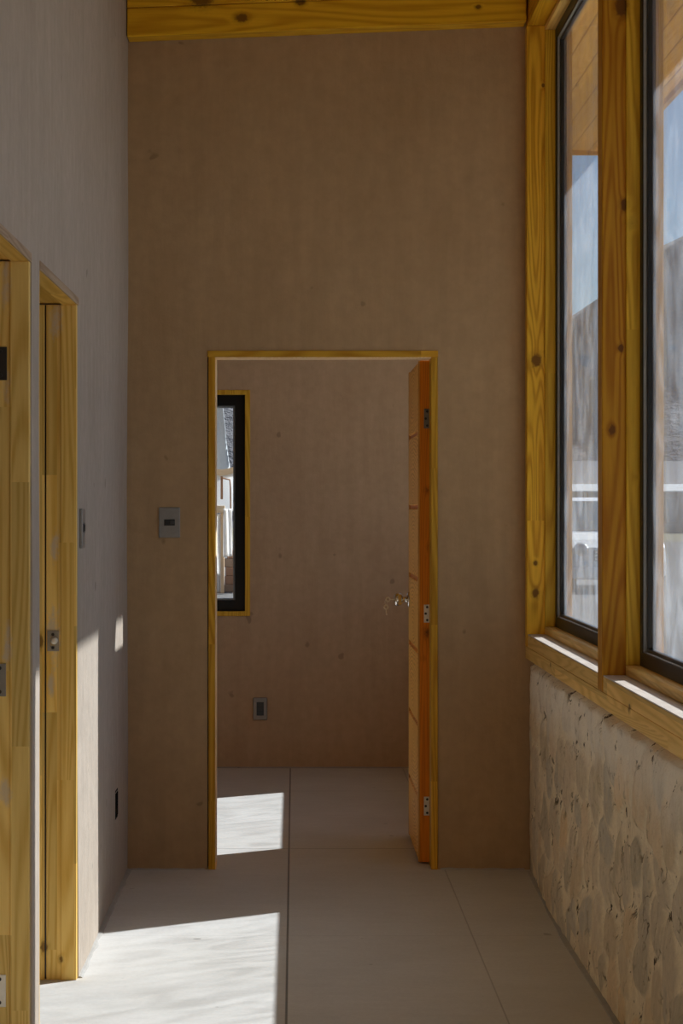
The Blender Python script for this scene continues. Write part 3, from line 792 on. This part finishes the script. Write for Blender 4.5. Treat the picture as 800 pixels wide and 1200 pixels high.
# ------------------------------------------------------------------ outdoors
def gravel():
    m, nt, b, _ = newmat('gravel')
    p = position(nt)
    col = mixc(nt, mr(nt, nz(nt, p, .8, 5, .6), .3, .7), (.095, .093, .09), (.07, .068, .066))
    col = mixc(nt, mr(nt, nz(nt, p, 25, 4, .7), .4, .7, 0, .6), col, (.05, .048, .046))
    nt.links.new(col, b.inputs['Base Color']); b.inputs['Roughness'].default_value = .95
    bump(nt, b, nz(nt, p, 25, 4, .7), .5, .05)
    return m
m_gravel = gravel()
bm = M()
n = 64
c0 = bm.verts.new((0, 40, -.06)); rim = [bm.verts.new((260*math.cos(2*math.pi*k/n), 40+260*math.sin(2*math.pi*k/n), -.06)) for k in range(n)]
for k in range(n): bm.faces.new((c0, rim[k], rim[(k+1) % n]))
tag(obj('ground', bm, m_gravel), 'grey gravel ground outside the windows', 'ground', 'structure')
bm = M(); box(bm, 1.11, 3.4, YB-.2, 11.9, -.2, -.02)  # unseen pale slab, added to bounce sunlight in through the windows
tag(obj('bounce_slab', bm, plaster('bounce_slab_concrete', (.62, .55, .43), (.56, .49, .38), off=(7, 7, 7), streak='x')), 'unseen pale concrete slab added outside the windows to bounce daylight indoors', 'added slab', 'structure')
# grass strip
bm = M(); rows = []
for i in range(25):
    x = -20 + 90*i/24
    rows.append([bm.verts.new((x, 92+6*noise.noise(Vector((i*.6, 1, 1))), -.05)), bm.verts.new((x, 150, -.03))])
for a, b_ in zip(rows, rows[1:]): bm.faces.new((a[0], b_[0], b_[1], a[1]))
mg, nt, b, _ = newmat('dry_grass')
nt.links.new(mixc(nt, mr(nt, nz(nt, position(nt), .35, 5, .7), .35, .65), (.085, .085, .04), (.12, .10, .06)), b.inputs['Base Color']); b.inputs['Roughness'].default_value = .95
tag(obj('lawn', bm, mg), 'dry green strip of grass in front of the distant house', 'grass', 'structure')
# mountains
def hills():
    bm = M(); cols = []
    naz = 180
    for i in range(naz+1):
        az = math.radians(-60 + 150*i/naz)           # from +Y towards +X
        deg = math.degrees(az)
        h = 30 + 10*math.sin(deg*.11+1.5) + 10*noise.noise(Vector((deg*.06, 2, 5)))
        h += 42*max(0, min(1, (deg-7.0)/14.0))       # a summit further round
        h += 8*noise.noise(Vector((deg*.25, 7, 1)))
        if -8 < deg < 2: h += 9
        # silhouette read in the window
        for (a0, hh) in ((7.5, 27.2), (8.35, 30.4), (9.9, 37), (10.6, 38.5)):
            wgt = math.exp(-((deg-a0)/.55)**2); h = h*(1-wgt) + hh*wgt
        col = []
        for j in range(11):
            t = j/10
            r = 225 + 95*t
            z = -.5 + (h+1.4)*(320/300.)*t**.85
            if 0 < j < 10: z += 5*noise.noise(Vector((deg*.22, t*5, 3)))*t
            col.append(bm.verts.new((r*math.sin(az), r*math.cos(az), z)))
        cols.append(col)
    for a, b_ in zip(cols, cols[1:]):
        for j in range(10):
            f = bm.faces.new((a[j], b_[j], b_[j+1], a[j+1])); f.smooth = True
    m, nt, b, _ = newmat('hillside')
    p = position(nt)
    col = mixc(nt, mr(nt, nz(nt, p, .035, 6, .65), .35, .65), (.075, .075, .085), (.10, .098, .10))
    col = mixc(nt, mr(nt, nz(nt, p, .18, 5, .7), .5, .7, 0, .6), col, (.05, .05, .055))
    nt.links.new(col, b.inputs['Base Color']); b.inputs['Roughness'].default_value = 1
    bump(nt, b, nz(nt, p, .12, 6, .7), .7, 3)
    tag(obj('hills', bm, m), 'bare grey brown mountain slope beyond the ground', 'hills', 'structure')
hills()
m_white = plain('white_paint', (.78, .78, .77), .45)
m_tin = plain('grey_roof_sheet', (.10, .10, .105), .7)
m_hwall = plain('tan_render', (.40, .32, .25), .9)
m_glassd = plain('dark_window', (.03, .035, .04), .1)
m_browndoor = plain('brown_shutter', (.20, .12, .08), .6)
HY = 120.0
e = empty('distant_house', (24, HY, 0), 'long low tan house with white fascia tilted to the sun far beyond the gravel', 'house')
bm = M(); box(bm, 13, 40, HY+1, HY+9, -.1, 2.45); obj('wall', bm, m_hwall, e)
bm = M(); prism(bm, [(HY-.4, 2.75), (HY+5, 4.25), (HY+10, 2.75), (HY+10, 2.65), (HY+5, 4.1), (HY-.4, 2.65)], 'x', 12.2, 40.8); obj('roof', bm, m_tin, e)
bm = M(); prism(bm, [(HY-1.0, 2.40), (HY-.42, 2.80), (HY-.42, 2.70), (HY-1.0, 2.34)], 'x', 12.0, 41); obj('sun_tilted_fascia', bm, m_white, e)  # white fascia, its slope shaped to catch the sun
for k in range(9):
    x = 13.5+k*3.2
    bm = M(); box(bm, x, x+.16, HY-.4, HY-.25, -.1, 2.4); obj('veranda_post', bm, m_white, e)
for k in range(8):
    x = 14.7+k*3.2
    bm = M(); box(bm, x, x+1.3, HY+.93, HY+1.0, .5, 2.1); f2 = obj('window', bm, m_browndoor, e)
    bm = M(); box(bm, x+.12, x+1.18, HY+.90, HY+.935, .65, 1.95); obj('pane', bm, m_glassd, f2)

# white car parked on the gravel, nose towards the corridor
def car():
    x0, x1, y0 = 4.74, 6.50, 36.0
    cx = (x0+x1)/2; W = x1-x0
    e = empty('parked_car', (cx, y0+2.2, -.06), 'white car parked on the gravel seen through the far window', 'car')
    mw = plain('car_white', (.72, .73, .74), .25, 0, .6)
    # body: side profile swept across the width with tumblehome
    prof = [(0.0, .30), (-.02, .55), (.05, .80), (.25, .93), (1.05, 1.04), (1.85, 1.62), (2.2, 1.68), (3.4, 1.66), (4.15, 1.10), (4.3, .9), (4.3, .35), (3.85, .24), (.6, .22)]
    bm = M(); rings = []
    for (u, inset, dz) in ((-.5, .10, -.02), (-.49, .03, 0), (-.44, 0, 0), (.44, 0, 0), (.49, .03, 0), (.5, .10, -.02)):
        ring = []
        for (py, pz) in prof:
            tum = 1 - .20*max(0, (pz-1.0)/.68)
            yy = y0 + py + (inset if py < 2 else -inset) + (.18*abs(u*2)**4 if py < .5 else 0)
            ring.append(bm.verts.new((cx + u*W*tum, yy, pz + dz - .06)))
        rings.append(ring)
    m = len(prof)
    for a, b_ in zip(rings, rings[1:]):
        for k in range(m): bm.faces.new((a[k], a[(k+1) % m], b_[(k+1) % m], b_[k]))
    bm.faces.new(rings[0]); bm.faces.new(rings[-1])
    obj('body', bm, mw, e, .02)
    def quad(name, pts, mat, t=.012):
        bm = M(); q = [Vector(p) for p in pts]; nrm = (q[1]-q[0]).cross(q[2]-q[0]).normalized()*t
        A = [bm.verts.new(p-nrm) for p in q]; B = [bm.verts.new(p+nrm) for p in q]; n = len(q)
        for k in range(n): bm.faces.new((A[k], A[(k+1) % n], B[(k+1) % n], B[k]))
        bm.faces.new(A); bm.faces.new(B); return obj(name, bm, mat, e)
    mgl = plain('car_glass', (.10, .13, .15), .06, 0, .8)
    quad('windscreen', [(cx-.70, y0+1.12, 1.01), (cx+.70, y0+1.12, 1.01), (cx+.60, y0+1.80, 1.53), (cx-.60, y0+1.80, 1.53)], mgl, .03)
    for s in (-1, 1):
        quad('side_window', [(cx+s*.84, y0+1.55, 1.02), (cx+s*.84, y0+3.55, 1.02), (cx+s*.74, y0+3.15, 1.50), (cx+s*.74, y0+2.0, 1.50)], mgl, .03)
        bm = M(); lathe(bm, [(-.05, .03), (-.05, .10), (.0, .14), (.05, .10)], (cx+s*.62, y0+.16, .69), 'y', 16)
        hl = obj('headlight', bm, plain('headlight_lens', (.55, .58, .60), .1, .4), e, smooth=True); hl.scale = (1, 1, 1)
        bm = M(); box(bm, cx+s*.93-.09, cx+s*.93+.09, y0+1.35, y0+1.47, 1.02, 1.16); obj('mirror', bm, mw, e, .03)
        for wy in (.75, 3.5):
            bm = M(); lathe(bm, [(-.10, .2), (-.10, .30), (-.06, .33), (.06, .33), (.10, .30), (.10, .2)], (cx+s*.76, y0+wy, .27), 'x', 24)
            t = obj('wheel', bm, m_dark, e)
            bm = M(); lathe(bm, [(-.108, .03), (-.104, .19), (.104, .19), (.108, .03)], (cx+s*.76, y0+wy, .27), 'x', 18); obj('rim', bm, m_steel, t)
    bm = M(); box(bm, cx-.42, cx+.42, y0-.03, y0+.03, .50, .70); gr = obj('grille', bm, m_dark, e, .02)
    for k in range(3):
        bm = M(); box(bm, cx-.40, cx+.40, y0-.045, y0-.025, .53+.06*k, .55+.06*k); obj('slat', bm, m_chrome, gr)
    bm = M(); box(bm, cx-.80, cx+.80, y0-.06, y0+.10, .20, .40); obj('bumper', bm, mw, e, .04)
    bm = M(); box(bm, cx-.26, cx+.26, y0-.075, y0-.058, .25, .36); obj('number_plate', bm, m_white, e)
car()

# bank of earth behind the house with a sheeted timber shed and stacked mud bricks
bm = M(); g = []
for i in range(31):
    row = []
    for j in range(25):
        x = -9 + 12*i/30; y = 11.75 + 16*j/24
        t = min(1, max(0, (y-11.9)/2.2)); t = t*t*(3-2*t)
        z = -.1 + .85*t + .012*(y-14)*t + .03*noise.noise(Vector((x*2, y*2, 1)))*t
        edge = min(1, max(0, (3.0-x)/1.5)); z = -.1 + (z+.1)*edge
        row.append(bm.verts.new((x, y, z)))
    g.append(row)
for i in range(30):
    for j in range(24):
        f = bm.faces.new((g[i][j], g[i+1][j], g[i+1][j+1], g[i][j+1])); f.smooth = True
tag(obj('earth_bank', bm, m_gravel), 'raised gravel bank outside the narrow window', 'ground', 'structure')
YS = 16.0
def sx(px): return PX(px, YS)
def sz(py): return PZ(py, YS)
m_sheet, nt, b, out = newmat('white_plastic_sheet')
p = position(nt, scale=(3, 1, .6))
w_ = nz(nt, p, 3, 4, .6, .5)
nt.links.new(mixc(nt, mr(nt, w_, .3, .7), (.82, .83, .84), (.90, .90, .89)), b.inputs['Base Color']); b.inputs['Roughness'].default_value = .4
tl = N(nt, 'BsdfTranslucent'); tl.inputs[0].default_value = (.85, .86, .86, 1); mx = N(nt, 'MixShader'); mx.inputs[0].default_value = .6
nt.links.new(b.outputs[0], mx.inputs[1]); nt.links.new(tl.outputs[0], mx.inputs[2]); nt.links.new(mx.outputs[0], out.inputs[0])
m_raw = wood('raw_timber', 'z', (.62, .48, .33), (.45, .32, .20), joint=5, strip=5, rough=.7)
m_rawx = wood('raw_timber_rail', 'x', (.74, .62, .44), (.60, .47, .31), joint=5, strip=5, rough=.7)
m_brown = wood('weathered_timber', 'z', (.34, .20, .12), (.22, .12, .07), joint=5, strip=5, rough=.8)
shed = empty('sheeted_shed', (sx(262), YS, .78), 'timber framed shed hung with white plastic sheets outside the narrow window', 'shed')
def sheet(name, x0, x1, z0, z1, y, amp=.02, seed=1, slant=0.0):
    bm = M(); nx, nzv = 14, 14; G = []
    for i in range(nx+1):
        r = []
        for j in range(nzv+1):
            u, v = i/nx, j/nzv
            x = x0 + (x1-x0)*u + slant*(1-v); z = z0 + (z1-z0)*v + .015*noise.noise(Vector((u*4, seed, 2)))*(1-v)
            r.append(bm.verts.new((x, y + amp*math.sin(u*11+seed+v*1.5) + amp*.7*noise.noise(Vector((u*3, v*2, seed))), z)))
        G.append(r)
    for i in range(nx):
        for j in range(nzv):
            f = bm.faces.new((G[i][j], G[i+1][j], G[i+1][j+1], G[i][j+1])); f.smooth = True
    o = obj(name, bm, m_sheet, shed)
    sd = o.modifiers.new('thick', 'SOLIDIFY'); sd.thickness = .003
    return o
# posts and rails
for (px, w) in ((260.6, .026), (225, .03), (190, .03), (300, .03)):
    bm = M(); box(bm, sx(px)-w/2, sx(px)+w/2, YS-.03, YS+.03, .74, sz(597)); obj('post', bm, m_raw, shed)
bm = M(); box(bm, sx(180), sx(263.5), YS-.045, YS-.005, sz(601), sz(592.5)); obj('rail', bm, m_rawx, shed, .003)
# upper rail with a slight sag
bm = M(); pts = []
for k in range(21):
    x = sx(180) + (sx(310)-sx(180))*k/20
    pts.append((x, YS+.25, sz(551) - .035*math.exp(-((x-sx(258))/.10)**2) + .02))
prev = None
for (x, y, z) in pts:
    cur = [bm.verts.new((x, y-.02, z-.024)), bm.verts.new((x, y+.02, z-.024)), bm.verts.new((x, y+.02, z+.024)), bm.verts.new((x, y-.02, z+.024))]
    if prev:
        for k in range(4): bm.faces.new((prev[k], prev[(k+1) % 4], cur[(k+1) % 4], cur[k]))
    else: bm.faces.new(cur)
    prev = cur
bm.faces.new(prev); obj('top_rail', bm, m_rawx, shed)
bm = M(); box(bm, sx(257.8), sx(260.5), YS+.10, YS+.13, sz(585), sz(558)); obj('hung_batten', bm, m_brown, shed)
bm = M(); tube(bm, [(sx(260), YS+.12, sz(560)), (sx(268.5), YS+.12, sz(562)), (sx(269.3), YS+.12, sz(570)), (sx(269.6), YS+.12, sz(597))], .006, 8); obj('bracket', bm, m_brown, shed)
sheet('plastic_sheet', sx(180), sx(275), sz(600), sz(552), YS+.24, .012, 3)
sheet('plastic_sheet', sx(222), sx(258.2), sz(697), sz(602), YS+.02, .012, 5)
sheet('plastic_sheet', sx(262), sx(272), sz(652), sz(596), YS-.045, .008, 9)
m_tarp = plain('grey_tarpaulin', (.50, .55, .58), .7)
bm = M(); G = []
for i in range(13):
    r = []
    for j in range(13):
        u, v = i/12, j/12
        xr_ = sx(267.5 - 10*v**.8); x = sx(205) + (xr_-sx(205))*u
        r.append(bm.verts.new((x, YS+.6+.02*math.sin(u*14+v*2)+.012*noise.noise(Vector((u*4, v*3, 2))), sz(553)+(sz(466)-sz(553))*v)))
    G.append(r)
for i in range(12):
    for j in range(12):
        f = bm.faces.new((G[i][j], G[i+1][j], G[i+1][j+1], G[i][j+1])); f.smooth = True
tp = obj('tarpaulin', bm, m_tarp, shed); tp.modifiers.new('thick', 'SOLIDIFY').thickness = .004
bm = M(); box(bm, sx(200), sx(262), YS+.60, YS+.64, sz(469), sz(462)); obj('rail', bm, m_raw, shed)
bm = M(); box(bm, sx(206), sx(210), YS+.64, YS+.68, .74, sz(462)); obj('post', bm, m_raw, shed)
# stacked mud bricks
mb = plain('mud_brick', (.26, .155, .11), .95); mb2 = plain('mud_brick_pale', (.22, .16, .125), .95)
k = 0
rowsz = [.765 + .068*i for i in range(5)]
wds = ['bottom', 'second', 'third', 'fourth', 'top']
for r_, z in enumerate(rowsz):
    for c_ in range(2):
        x = sx(261.5 if r_ < 4 else 264.5) + c_*.165 + .006*((r_*7) % 3)
        bm = M(); box(bm, x, x+.158, YS+.14, YS+.24, z, z+.0675)
        o = obj('mud_brick' + ('' if k == 0 else '.%03d' % k), bm, mb if (r_+c_) % 3 else mb2, bevel=.006, origin=(x+.08, YS+.19, z))
        tag(o, 'brown mud brick in the %s course of the stack by the sheeted shed' % wds[r_], 'brick', None, 'mud bricks stacked by the shed'); k += 1

# ------------------------------------------------------------------ light
SUN = Vector((1, .62, .96))
ld = bpy.data.lights.new('sun', 'SUN'); ld.energy = 14.8; ld.angle = math.radians(.53); ld.color = (1, .995, .985)
lo = bpy.data.objects.new('sun', ld); C.objects.link(lo); lo.location = (8, 14, 9)
lo.rotation_euler = (-SUN).to_track_quat('-Z', 'Y').to_euler()
w = bpy.data.worlds.new('sky'); S.world = w; w.use_nodes = True
nt = w.node_tree; nt.nodes.clear()
out = N(nt, 'OutputWorld'); bg = N(nt, 'Background'); sk = N(nt, 'TexSky')
sk.sky_type = 'NISHITA'; sk.sun_disc = False
sk.sun_elevation = math.atan2(SUN.z, math.hypot(SUN.x, SUN.y)); sk.sun_rotation = math.atan2(SUN.x, SUN.y)
sk.altitude = 1500; sk.air_density = 1.0; sk.dust_density = .6; sk.ozone_density = 1.5
bg.inputs['Strength'].default_value = .125
nt.links.new(sk.outputs[0], bg.inputs[0]); nt.links.new(bg.outputs[0], out.inputs[0])

# ------------------------------------------------------------------ camera
cd = bpy.data.cameras.new('camera'); cam = bpy.data.objects.new('camera', cd); C.objects.link(cam)
cam.location = (0, 0, EYE); cam.rotation_euler = (math.radians(90), 0, 0)
cd.sensor_fit = 'VERTICAL'; cd.sensor_height = 36.0; cd.sensor_width = 24.0
cd.lens = 36.0*(K*D)/1200.0
cd.shift_x = (400-VX)/1200.0; cd.shift_y = -(600-VY)/1200.0
cd.clip_start = .05; cd.clip_end = 1000
S.camera = cam
S.view_settings.view_transform = 'Standard'; S.view_settings.look = 'None'
S.view_settings.exposure = 0; S.view_settings.gamma = 1; S.view_settings.use_curve_mapping = False
S.cycles.max_bounces = 14; S.cycles.diffuse_bounces = 12; S.cycles.transparent_max_bounces = 16
S.cycles.use_denoising = True
S.cycles.sample_clamp_indirect = 10
